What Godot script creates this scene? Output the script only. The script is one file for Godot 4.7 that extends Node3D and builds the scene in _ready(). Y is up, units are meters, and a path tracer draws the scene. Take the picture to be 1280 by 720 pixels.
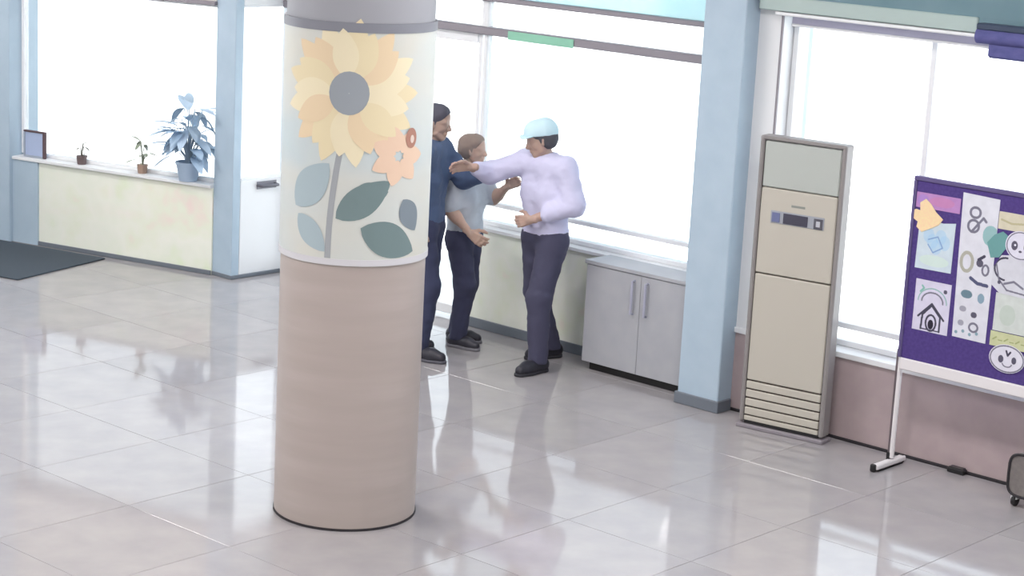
extends Node3D
# A lobby seen by a high camera: window wall, entrance, round painted column, three people, floor air conditioner, notice board.

const WALL_TURN := 0.2548          # the low wall left of the entrance stands askew by this angle
const COLUMN_AT := Vector3(-7.17, 0.0, -6.86)
const COLUMN_R := 0.365

var used := {}
var M := {}
var rng := RandomNumberGenerator.new()


# ---------------------------------------------------------------- naming and tagging
func numbered(called: String) -> String:
	if not used.has(called):
		used[called] = 0
		return called
	used[called] += 1
	return "%s_%03d" % [called, used[called]]


func tag(o: Node, label: String, category: String, group := "", kind := "") -> Node:
	o.set_meta("label", label)
	o.set_meta("category", category)
	if group:
		o.set_meta("group", group)
	if kind:
		o.set_meta("kind", kind)
	return o


func thing(called: String, label: String, category: String, at := Vector3.ZERO, turn := 0.0, group := "") -> Node3D:
	var o := Node3D.new()
	o.name = numbered(called)
	add_child(o)
	o.position = at
	o.rotation.y = turn
	tag(o, label, category, group)
	return o


func setting(called: String, at := Vector3.ZERO, turn := 0.0) -> Node3D:
	var o := Node3D.new()
	o.name = called
	add_child(o)
	o.position = at
	o.rotation.y = turn
	o.set_meta("kind", "structure")
	return o


func part(called: String, mesh: Mesh, material: Material, parent: Node, at := Vector3.ZERO, turn := Vector3.ZERO, label := "") -> MeshInstance3D:
	var o := MeshInstance3D.new()
	o.name = called
	o.mesh = mesh
	o.material_override = material
	o.cast_shadow = GeometryInstance3D.SHADOW_CASTING_SETTING_ON
	parent.add_child(o, true)
	o.position = at
	o.rotation = turn
	if label:
		o.set_meta("label", label)
	if parent == self:
		o.name = numbered(called)
	return o


func struct(called: String, mesh: Mesh, material: Material, at := Vector3.ZERO, turn := Vector3.ZERO) -> MeshInstance3D:
	var o := part(called, mesh, material, self, at, turn)
	o.name = called
	o.set_meta("kind", "structure")
	return o


# ---------------------------------------------------------------- mesh helpers
func tri(st: SurfaceTool, a: Vector3, b: Vector3, c: Vector3, out: Vector3, uv := [Vector2.ZERO, Vector2.ZERO, Vector2.ZERO]) -> void:
	var n := (b - a).cross(c - a)
	if n.length_squared() < 1e-16:
		return
	n = n.normalized()
	var order := [0, 1, 2]
	if n.dot(out) > 0.0:
		order = [0, 2, 1]
	else:
		n = -n
	var p := [a, b, c]
	for k in order:
		st.set_normal(n)
		st.set_uv(uv[k])
		st.add_vertex(p[k])


func quad(st: SurfaceTool, a: Vector3, b: Vector3, c: Vector3, d: Vector3, out: Vector3) -> void:
	tri(st, a, b, c, out)
	tri(st, a, c, d, out)


func start() -> SurfaceTool:
	var st := SurfaceTool.new()
	st.begin(Mesh.PRIMITIVE_TRIANGLES)
	return st


# a box with chamfered edges, centred at c
func add_box(st: SurfaceTool, c: Vector3, size: Vector3, bevel := 0.004) -> void:
	var h := size / 2.0
	var b: float = minf(bevel, 0.45 * minf(size.x, minf(size.y, size.z)))
	var i := h - Vector3(b, b, b)
	for ax in 3:
		var u := (ax + 1) % 3
		var v := (ax + 2) % 3
		for s in [-1.0, 1.0]:
			var q := []
			for w in [[-1, -1], [1, -1], [1, 1], [-1, 1]]:
				var p := Vector3.ZERO
				p[ax] = s * h[ax]
				p[u] = w[0] * i[u]
				p[v] = w[1] * i[v]
				q.append(c + p)
			var o := Vector3.ZERO
			o[ax] = s
			quad(st, q[0], q[1], q[2], q[3], o)
			for s2 in [-1.0, 1.0]:       # the chamfer between the faces of axes ax and u
				var e := []
				for w in [[0, -1], [0, 1], [1, 1], [1, -1]]:
					var p := Vector3.ZERO
					p[ax] = s * (h[ax] if w[0] == 0 else i[ax])
					p[u] = s2 * (i[u] if w[0] == 0 else h[u])
					p[v] = w[1] * i[v]
					e.append(c + p)
				var o2 := Vector3.ZERO
				o2[ax] = s
				o2[u] = s2
				quad(st, e[0], e[1], e[2], e[3], o2)
	for sx in [-1.0, 1.0]:
		for sy in [-1.0, 1.0]:
			for sz in [-1.0, 1.0]:
				tri(st, c + Vector3(sx * h.x, sy * i.y, sz * i.z), c + Vector3(sx * i.x, sy * h.y, sz * i.z), c + Vector3(sx * i.x, sy * i.y, sz * h.z), Vector3(sx, sy, sz))


func box(size: Vector3, bevel := 0.004, c := Vector3.ZERO) -> ArrayMesh:
	var st := start()
	add_box(st, c, size, bevel)
	return st.commit()


# a box given by its two extreme corners
func slab(lo: Vector3, hi: Vector3, bevel := 0.003) -> ArrayMesh:
	return box(hi - lo, bevel, (lo + hi) / 2.0)


# a solid of revolution about y; profile runs upwards as (radius, height)
func lathe(profile: PackedVector2Array, n := 48, smooth := true) -> ArrayMesh:
	var st := start()
	st.set_smooth_group(0 if smooth else -1)
	for k in profile.size() - 1:
		var a := profile[k]
		var b := profile[k + 1]
		var flat := Vector2(b.y - a.y, a.x - b.x).normalized()
		for j in n:
			var t0 := TAU * j / n
			var t1 := TAU * (j + 1) / n
			var ring := [[a, t0], [b, t0], [b, t1], [a, t1]]
			for id in [0, 2, 1, 0, 3, 2]:
				var p: Vector2 = ring[id][0]
				var t: float = ring[id][1]
				st.set_normal(Vector3(cos(t) * flat.x, flat.y, sin(t) * flat.x))
				st.set_uv(Vector2(t / TAU, p.y))
				st.add_vertex(Vector3(cos(t) * p.x, p.y, sin(t) * p.x))
	return st.commit()


func add_tube(st: SurfaceTool, path: Array, r: float, n := 10) -> void:
	var rings := []
	var side := Vector3.ZERO
	for k in path.size():
		var d: Vector3 = (path[mini(k + 1, path.size() - 1)] - path[maxi(k - 1, 0)]).normalized()
		if side == Vector3.ZERO:
			side = d.cross(Vector3.UP if absf(d.y) < 0.9 else Vector3.RIGHT).normalized()
		side = (side - d * side.dot(d)).normalized()
		var up := d.cross(side)
		var ring := []
		for j in n:
			var t := TAU * j / n
			ring.append([path[k] + (side * cos(t) + up * sin(t)) * r, side * cos(t) + up * sin(t)])
		rings.append(ring)
	for k in rings.size() - 1:
		for j in n:
			var q := [rings[k][j], rings[k + 1][j], rings[k + 1][(j + 1) % n], rings[k][(j + 1) % n]]
			for id in [0, 1, 2, 0, 2, 3]:
				st.set_normal(q[id][1])
				st.set_uv(Vector2.ZERO)
				st.add_vertex(q[id][0])
	for e in [0, rings.size() - 1]:
		var d: Vector3 = (path[e] - path[1 if e == 0 else e - 1]).normalized()
		for j in n:
			tri(st, path[e], rings[e][j][0], rings[e][(j + 1) % n][0], d)


func tube(path: Array, r: float, n := 10) -> ArrayMesh:
	var st := start()
	add_tube(st, path, r, n)
	return st.commit()


# a flat outline given depth t towards +z; texture coordinates run over its bounds
func cutout(outline: PackedVector2Array, t: float) -> ArrayMesh:
	var st := start()
	var lo := outline[0]
	var hi := outline[0]
	for p in outline:
		lo = lo.min(p)
		hi = hi.max(p)
	var ids := Geometry2D.triangulate_polygon(outline)
	for k in range(0, ids.size(), 3):
		var a := outline[ids[k]]
		var b := outline[ids[k + 1]]
		var c := outline[ids[k + 2]]
		var uv := []
		for p in [a, b, c]:
			uv.append(Vector2((p.x - lo.x) / (hi.x - lo.x), 1.0 - (p.y - lo.y) / (hi.y - lo.y)))
		tri(st, Vector3(a.x, a.y, t), Vector3(b.x, b.y, t), Vector3(c.x, c.y, t), Vector3.BACK, uv)
		tri(st, Vector3(a.x, a.y, 0), Vector3(b.x, b.y, 0), Vector3(c.x, c.y, 0), Vector3.FORWARD)
	var mid := (lo + hi) / 2.0
	for k in outline.size():
		var a := outline[k]
		var b := outline[(k + 1) % outline.size()]
		var o := Vector3((a.x + b.x) / 2 - mid.x, (a.y + b.y) / 2 - mid.y, 0)
		quad(st, Vector3(a.x, a.y, 0), Vector3(b.x, b.y, 0), Vector3(b.x, b.y, t), Vector3(a.x, a.y, t), o)
	return st.commit()


func oval(rx: float, ry: float, n := 28, c := Vector2.ZERO) -> PackedVector2Array:
	var p := PackedVector2Array()
	for k in n:
		p.append(c + Vector2(cos(TAU * k / n) * rx, sin(TAU * k / n) * ry))
	return p


func rect(w: float, h: float) -> PackedVector2Array:
	return PackedVector2Array([Vector2(-w / 2, -h / 2), Vector2(w / 2, -h / 2), Vector2(w / 2, h / 2), Vector2(-w / 2, h / 2)])


# ---------------------------------------------------------------- materials
func noise_texture(frequency: float, colors: Array, seed_ := 1, stretch := 256, kind := FastNoiseLite.TYPE_SIMPLEX_SMOOTH) -> NoiseTexture2D:
	var n := FastNoiseLite.new()
	n.noise_type = kind
	n.seed = seed_
	n.frequency = frequency
	n.fractal_octaves = 4
	var g := Gradient.new()
	g.offsets = PackedFloat32Array()
	g.colors = PackedColorArray()
	var offs := PackedFloat32Array()
	var cols := PackedColorArray()
	for k in colors.size():
		offs.append(float(k) / maxi(1, colors.size() - 1))
		cols.append(colors[k])
	g.offsets = offs
	g.colors = cols
	var t := NoiseTexture2D.new()
	t.width = stretch
	t.height = stretch
	t.seamless = true
	t.noise = n
	t.color_ramp = g
	return t


func mat(color: Color, rough := 0.6, metal := 0.0) -> StandardMaterial3D:
	var m := StandardMaterial3D.new()
	m.albedo_color = color
	m.roughness = rough
	m.metallic = metal
	return m


func grained(a: Color, b: Color, frequency: float, scale_: Vector3, rough := 0.6, seed_ := 1) -> StandardMaterial3D:
	var m := mat(Color.WHITE, rough)
	m.albedo_texture = noise_texture(frequency, [a, b], seed_)
	m.uv1_triplanar = true
	m.uv1_world_triplanar = true
	m.uv1_scale = scale_
	return m


func printed(im: Image, rough := 0.75) -> StandardMaterial3D:
	var m := mat(Color.WHITE, rough)
	m.albedo_texture = ImageTexture.create_from_image(im)
	return m


func materials() -> void:
	M.white = mat(Color(0.90, 0.91, 0.92), 0.5)
	M.sill = mat(Color(0.9, 0.91, 0.92), 0.35)
	M.wall = grained(Color(0.80, 0.80, 0.78), Color(0.84, 0.84, 0.82), 0.02, Vector3(0.7, 0.7, 0.7), 0.8)
	M.pillar = grained(Color(0.655, 0.735, 0.80), Color(0.69, 0.765, 0.825), 0.02, Vector3(0.7, 0.7, 0.7), 0.6, 3)
	M.cream = mat(Color.WHITE, 0.7)
	M.cream.albedo_texture = noise_texture(0.012, [Color(0.87, 0.92, 0.80), Color(0.91, 0.93, 0.88), Color(0.93, 0.94, 0.90), Color(0.91, 0.93, 0.86), Color(0.94, 0.86, 0.84)], 9)
	M.cream.uv1_triplanar = true
	M.cream.uv1_world_triplanar = true
	M.cream.uv1_scale = Vector3(0.5, 0.5, 0.5)
	M.stone = grained(Color(0.66, 0.60, 0.61), Color(0.70, 0.64, 0.645), 0.03, Vector3(0.6, 0.6, 0.6), 0.45, 4)
	M.teal = grained(Color(0.42, 0.54, 0.58), Color(0.46, 0.57, 0.61), 0.02, Vector3(0.5, 0.5, 0.5), 0.8, 5)
	M.valance = mat(Color(0.68, 0.75, 0.74), 0.55)
	M.base = mat(Color(0.42, 0.45, 0.49), 0.45)
	M.dark = mat(Color(0.10, 0.10, 0.11), 0.6)
	M.groove = mat(Color(0.16, 0.15, 0.17), 0.7)
	M.frame = mat(Color(0.92, 0.93, 0.94), 0.4)
	M.frame_grey = mat(Color(0.55, 0.53, 0.56), 0.45)
	M.ceiling = mat(Color(0.86, 0.86, 0.85), 0.9)
	M.grout = mat(Color(0.52, 0.51, 0.52), 0.8)
	M.outside = grained(Color(0.82, 0.82, 0.81), Color(0.88, 0.88, 0.87), 0.03, Vector3(0.2, 0.2, 0.2), 0.9, 6)
	M.clear = mat(Color(0.95, 0.98, 1.0, 0.04), 0.02)
	M.clear.transparency = BaseMaterial3D.TRANSPARENCY_ALPHA
	M.glass = mat(Color(0.64, 0.68, 0.70, 0.28), 0.02)
	M.glass.transparency = BaseMaterial3D.TRANSPARENCY_ALPHA
	M.glass_tint = mat(Color(0.62, 0.86, 0.90, 0.72), 0.05)
	M.glass_tint.transparency = BaseMaterial3D.TRANSPARENCY_ALPHA
	M.tiles = []
	for k in 3:
		var v: float = [0.0, 0.012, -0.012][k]
		var t := grained(Color(0.615 + v, 0.605 + v, 0.62 + v), Color(0.655 + v, 0.645 + v, 0.65 + v), 0.015, Vector3(0.8, 0.8, 0.8), 0.065, 20 + k)
		M.tiles.append(t)


# ---------------------------------------------------------------- scene
func _ready() -> void:
	rng.seed = 7
	# camera: about 3.4 m up under the ceiling, long lens, tilted down and slightly rolled
	var cam := Camera3D.new()
	cam.name = "camera"
	add_child(cam)
	cam.transform = Transform3D(Basis(Vector3(0.739462, 0.051150, -0.671253), Vector3(-0.181608, 0.975298, -0.125743), Vector3(0.648240, 0.214888, 0.730485)).orthonormalized(), Vector3(0, 3.39, 0))
	cam.fov = rad_to_deg(2.0 * atan(360.0 / 2500.0))
	cam.near = 0.1
	cam.far = 300.0
	cam.current = true

	# bright overcast sky
	var sky_m := ProceduralSkyMaterial.new()
	sky_m.sky_top_color = Color(0.90, 0.96, 1.0)
	sky_m.sky_horizon_color = Color(0.97, 0.99, 1.0)
	sky_m.ground_horizon_color = Color(0.97, 0.99, 1.0)
	sky_m.ground_bottom_color = Color(0.85, 0.85, 0.85)
	sky_m.sky_energy_multiplier = 1.5
	sky_m.ground_energy_multiplier = 2.5
	var sky := Sky.new()
	sky.sky_material = sky_m
	var env := Environment.new()
	env.background_mode = Environment.BG_SKY
	env.sky = sky
	env.tonemap_mode = Environment.TONE_MAPPER_LINEAR
	env.tonemap_exposure = 1.0
	env.sdfgi_enabled = true
	env.ssao_enabled = true
	env.ssil_enabled = true
	var we := WorldEnvironment.new()
	we.name = "world_environment"
	we.environment = env
	add_child(we)

	# high sun behind the building: it lights the pavement beyond the windows
	var sun := DirectionalLight3D.new()
	sun.name = "sun"
	add_child(sun)
	sun.rotation = Vector3(deg_to_rad(-66.0), deg_to_rad(14.0), 0)
	sun.light_energy = 5.5
	sun.light_angular_distance = 1.5
	sun.shadow_enabled = true

	materials()
	ceiling_lamps(6.8)
	room()
	column()
	cabinet()
	air_conditioner()
	notice_board()
	ledge_things()
	small_things()
	people()


func ceiling_lamps(energy: float) -> void:
	var glow := mat(Color(0.95, 0.95, 0.95), 0.5)
	glow.emission_enabled = true
	glow.emission = Color(1.0, 0.985, 0.98)
	glow.emission_energy_multiplier = 2.0
	for ix in 4:
		for iz in 3:
			var at := Vector3(-12.2 + 3.6 * ix, 3.9, -7.6 + 3.7 * iz)
			var t := thing("ceiling_lamp", "white recessed ceiling lamp panel with a glowing diffuser", "ceiling lamp", at, 0.0, "ceiling lamp panels")
			var st := start()
			for s in [-1.0, 1.0]:
				add_box(st, Vector3(s * 0.61, -0.02, 0), Vector3(0.03, 0.04, 0.64))
				add_box(st, Vector3(0, -0.02, s * 0.31), Vector3(1.19, 0.04, 0.03))
			part("frame", st.commit(), M.white, t)
			part("diffuser", box(Vector3(1.19, 0.012, 0.59)), glow, t, Vector3(0, -0.012, 0))
			var l := AreaLight3D.new()
			l.name = "lamp_light"
			l.area_size = Vector2(1.15, 0.55)
			l.light_energy = energy
			l.light_color = Color(1.0, 0.975, 0.97)
			l.area_range = 40.0
			l.area_attenuation = 2.0
			l.shadow_enabled = true
			t.add_child(l)
			l.position = Vector3(0, -0.03, 0)
			l.rotation.x = -PI / 2


# a window: frame bars and single panes in the plane z = 0 of its node
func window(called: String, at: Vector3, turn: float, xs: Array, ys: Array, bar: Material, thick: float, glass_of: Array) -> Node3D:
	var w := setting(called, at, turn)
	var d := 0.06
	for x in xs:
		part("mullion", slab(Vector3(x - thick / 2, ys[0], -d / 2), Vector3(x + thick / 2, ys[-1], d / 2)), bar, w)
	for y in ys:
		for k in xs.size() - 1:
			part("rail", slab(Vector3(xs[k] + thick / 2, y - thick / 2, -d / 2 + 0.004), Vector3(xs[k + 1] - thick / 2, y + thick / 2, d / 2 - 0.004)), bar, w)
	for j in ys.size() - 1:
		for k in xs.size() - 1:
			part("pane", slab(Vector3(xs[k] + thick / 2 - 0.005, ys[j] + thick / 2 - 0.005, -0.004), Vector3(xs[k + 1] - thick / 2 + 0.005, ys[j + 1] - thick / 2 + 0.005, 0.004), 0.0), glass_of[j], w)
	return w


func room() -> void:
	# floor: single tiles where the photograph shows them, plain slabs outside the view
	var floor_ := setting("floor")
	part("floor_slab", slab(Vector3(-17, -0.2, -10.75), Vector3(3.2, -0.021, 2.8)), M.grout, floor_)
	var lo := Vector2(-7.1 - 0.8 * 12, -8.43 - 0.8 * 2)
	var tile_mesh := box(Vector3(0.797, 0.02, 0.797), 0.0007)
	for ix in 17:
		for iz in 8:
			part("tile", tile_mesh, M.tiles[rng.randi() % 3], floor_, Vector3(lo.x + 0.8 * ix + 0.4, -0.0105 + rng.randf_range(-0.0002, 0.0), lo.y + 0.8 * iz + 0.4), Vector3(rng.randf_range(-0.0005, 0.0005), 0, rng.randf_range(-0.0005, 0.0005)))
	part("tile_row_by_windows", slab(Vector3(-17, -0.021, -10.75), Vector3(3.2, -0.001, lo.y - 0.002)), M.tiles[0], floor_)
	part("tile_field_beside", slab(Vector3(lo.x + 13.6 + 0.002, -0.021, lo.y), Vector3(3.2, -0.001, 2.8)), M.tiles[0], floor_)
	part("tile_field_front", slab(Vector3(-17, -0.021, lo.y + 6.4 + 0.002), Vector3(lo.x + 13.6 - 0.002, -0.001, 2.8)), M.tiles[0], floor_)

	struct("ceiling", slab(Vector3(-17, 3.9, -10.9), Vector3(3.2, 4.15, 2.8)), M.ceiling)
	var side := setting("wall_left")
	part("low_wall", slab(Vector3(-17, 0, -10.7), Vector3(-16.75, 0.7, 2.8)), M.wall, side)
	part("upper_wall", slab(Vector3(-17, 2.6, -10.7), Vector3(-16.75, 3.9, 2.8)), M.wall, side)
	part("end_wall", slab(Vector3(-17, 0.69, -10.7), Vector3(-16.75, 2.61, -8.6)), M.wall, side)
	part("end_wall", slab(Vector3(-17, 0.69, 1.0), Vector3(-16.75, 2.61, 2.8)), M.wall, side)
	window("window_5", Vector3(-16.87, 0, -3.8), PI / 2, [-4.78, -2.4, 0.0, 2.4, 4.78], [0.72, 2.58], M.frame, 0.04, [M.clear])
	struct("pavement_side", slab(Vector3(-70, -0.4, -10.75), Vector3(-17.0, -0.2, 40)), M.outside)
	struct("wall_right", slab(Vector3(2.95, 0, -10.7), Vector3(3.2, 3.9, 2.8)), M.wall)
	struct("wall_front", slab(Vector3(-16.75, 0, 2.55), Vector3(2.95, 3.9, 2.8)), M.wall)
	struct("pavement", slab(Vector3(-70, -0.4, -110), Vector3(60, -0.2, -10.75)), M.outside)

	# right bay: grey stone wall, ledge, window, blind, valance
	var wr := setting("wall_back_right")
	part("stone_panel", slab(Vector3(-7.04, 0, -10.35), Vector3(2.95, 0.505, -10.05)), M.stone, wr)
	part("upper_wall", slab(Vector3(-7.04, 2.6, -10.35), Vector3(2.95, 3.9, -10.0)), M.teal, wr)
	part("upper_wall", slab(Vector3(-5.53, 2.49, -10.35), Vector3(2.95, 2.605, -10.0)), M.teal, wr)
	struct("baseboard_right", slab(Vector3(-7.03, 0, -10.05), Vector3(2.95, 0.018, -10.038)), M.groove)
	struct("trim_1", slab(Vector3(-7.03, 0.505, -10.36), Vector3(2.95, 0.54, -10.03)), M.sill)
	window("window_1", Vector3(0, 0, -10.2), 0, [-6.84, -5.89, -4.9, -3.9, -2.9, -1.9, -0.9, 0.1, 1.1, 2.1, 2.9], [0.56, 0.667, 2.6], M.frame, 0.035, [M.clear, M.clear])
	struct("trim_2", slab(Vector3(-7.0, 2.52, -10.3), Vector3(-5.53, 2.605, -9.985), 0.006), M.valance)
	struct("trim_3", slab(Vector3(-6.88, 2.495, -10.05), Vector3(-5.45, 2.515, -9.985), 0.005), M.frame)
	struct("trim_4", slab(Vector3(-6.868, 0.54, -10.06), Vector3(-6.855, 2.53, -10.042), 0.003), M.frame_grey)
	part("jamb_wall", slab(Vector3(-7.04, 0.5, -10.35), Vector3(-6.862, 2.61, -10.05), 0.003), M.white, wr)

	# middle bay: cream wall, cabinet height sill, window in three tiers
	var wm := setting("wall_back_middle")
	part("low_wall", slab(Vector3(-9.6, 0, -10.58), Vector3(-7.34, 0.72, -10.33)), M.cream, wm)
	part("upper_wall", slab(Vector3(-11.71, 3.0, -10.58), Vector3(-7.34, 3.9, -10.33)), M.wall, wm)
	struct("baseboard_middle", slab(Vector3(-9.6, 0, -10.33), Vector3(-7.34, 0.07, -10.315)), M.base)
	struct("trim_5", slab(Vector3(-9.62, 0.72, -10.6), Vector3(-7.34, 0.745, -10.3)), M.sill)
	window("window_2", Vector3(0, 0, -10.42), 0, [-9.59, -7.36], [0.76, 0.9, 2.12, 2.345, 3.0], M.frame, 0.03, [M.glass, M.glass, M.glass, M.glass_tint])
	struct("trim_6", slab(Vector3(-11.71, 2.095, -10.44), Vector3(-7.35, 2.15, -10.36), 0.006), M.frame_grey)
	struct("trim_7", slab(Vector3(-11.71, 2.33, -10.44), Vector3(-7.35, 2.365, -10.36), 0.006), M.frame_grey)

	# the pillar between the two bays
	struct("pillar_right", slab(Vector3(-7.345, 0.0, -10.65), Vector3(-7.03, 3.9, -9.91), 0.006), M.pillar)
	struct("baseboard_pillar", slab(Vector3(-7.36, 0, -10.04), Vector3(-7.016, 0.075, -9.895), 0.004), M.base)

	# entrance, mostly behind the round column
	window("window_3", Vector3(0, 0, -10.42), 0, [-11.69, -10.64, -9.62], [2.12, 2.345, 3.0], M.frame, 0.03, [M.glass, M.glass_tint])
	for k in 2:
		var d := setting("door_%d" % (k + 1), Vector3(-11.69 + 1.035 * k, 0, -10.42))
		var st := start()
		for x in [0.03, 1.005]:
			add_box(st, Vector3(x, 1.05, 0), Vector3(0.035, 2.08, 0.035))
		for y in [0.06, 2.06]:
			add_box(st, Vector3(0.5175, y, 0), Vector3(0.925, 0.07, 0.04))
		part("door_frame", st.commit(), M.frame, d)
		part("pane", slab(Vector3(0.05, 0.09, -0.005), Vector3(0.985, 2.03, 0.005), 0), M.clear, d)
		var hx: float = 0.93 if k == 0 else 0.11
		part("door_handle", tube([Vector3(hx, 0.85, 0.0), Vector3(hx, 0.85, 0.06), Vector3(hx, 1.35, 0.06), Vector3(hx, 1.35, 0.0)], 0.014), M.frame_grey, d)

	# left of the entrance: pillar and askew low wall with windows above
	struct("pillar_entrance", slab(Vector3(-11.94, 0, -9.98), Vector3(-11.71, 3.9, -9.9), 0.006), M.pillar)
	var we := setting("wall_entrance_side")
	part("low_wall", slab(Vector3(-11.9, 0, -10.6), Vector3(-11.71, 0.77, -9.98)), M.white, we)
	part("upper_wall", slab(Vector3(-11.9, 2.12, -10.6), Vector3(-11.71, 3.9, -9.98)), M.white, we)
	window("window_6", Vector3(-11.76, 0, -9.99), PI / 2, [0.0, 0.46], [0.78, 2.11], M.frame, 0.025, [M.clear])
	struct("baseboard_entrance", slab(Vector3(-11.95, 0, -10.4), Vector3(-11.7, 0.03, -9.89), 0.004), M.base)
	var at := Vector3(-11.93, 0, -9.885)
	var wl := setting("wall_back_left", at, WALL_TURN)
	part("low_wall", slab(Vector3(-2.1, 0, -0.22), Vector3(0.0, 0.69, 0.0)), M.cream, wl)
	part("upper_wall", slab(Vector3(-2.1, 2.13, -0.22), Vector3(0.0, 3.9, 0.0)), M.wall, wl)
	part("end_panel", slab(Vector3(-2.05, 0.0, -0.01), Vector3(-1.73, 0.689, 0.018), 0.003), M.pillar, wl)
	part("end_wall", slab(Vector3(-5.2, 0, -0.25), Vector3(-2.5, 3.9, 0.05)), M.wall, wl)
	struct("baseboard_left", slab(Vector3(-2.0, 0, 0.0), Vector3(0.0, 0.035, 0.012)), M.base, at, Vector3(0, WALL_TURN, 0))
	struct("trim_8", slab(Vector3(-2.0, 0.69, -0.24), Vector3(0.0, 0.715, 0.03)), M.sill, at, Vector3(0, WALL_TURN, 0))
	struct("trim_9", slab(Vector3(-2.0, 2.10, -0.20), Vector3(0.0, 2.13, 0.02)), M.frame_grey, at, Vector3(0, WALL_TURN, 0))
	var to_left := at + Vector3(0, 0, -0.12).rotated(Vector3.UP, WALL_TURN)
	window("window_4", to_left, WALL_TURN, [-1.98, -0.02], [0.73, 2.09], M.frame, 0.03, [M.glass])
	struct("pillar_left", slab(Vector3(-2.55, 0, -0.3), Vector3(-1.99, 3.9, 0.06), 0.006), M.pillar, at, Vector3(0, WALL_TURN, 0))


# a patch on the column's skin: f(u, v) gives (arc to the right, height); the patch lies off the skin by lift
func on_column(f: Callable, nu: int, nv: int, r: float) -> ArrayMesh:
	var st := start()
	var front := atan2(-COLUMN_AT.x, -COLUMN_AT.z)   # the side that looks at the room
	var pt := func(u: float, v: float) -> Array:
		var q: Vector2 = f.call(u, v)
		var a: float = front + q.x / COLUMN_R
		return [Vector3(sin(a) * r, q.y, cos(a) * r), Vector3(sin(a), 0, cos(a)), q]
	for i in nu:
		for j in nv:
			var q := [pt.call(float(i) / nu, float(j) / nv), pt.call(float(i + 1) / nu, float(j) / nv), pt.call(float(i + 1) / nu, float(j + 1) / nv), pt.call(float(i) / nu, float(j + 1) / nv)]
			for id in [0, 1, 2, 0, 2, 3]:
				st.set_normal(q[id][1])
				st.set_uv(q[id][2])
				st.add_vertex(q[id][0])
	return st.commit()


func leaf_patch(from: Vector2, to: Vector2, half: float, r: float) -> ArrayMesh:
	var along := to - from
	var across := along.orthogonal().normalized()
	return on_column(func(u: float, v: float) -> Vector2: return from + along * u + across * (v * 2 - 1) * half * pow(sin(PI * clampf(u, 0.0, 1.0)), 0.75) * (1.15 - 0.3 * u), 14, 6, r)


func disc_patch(c: Vector2, rx: float, ry: float, r: float) -> ArrayMesh:
	return on_column(func(u: float, v: float) -> Vector2: return c + Vector2(cos(TAU * u) * rx, sin(TAU * u) * ry) * (0.02 + 0.98 * v), 24, 5, r)


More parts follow.
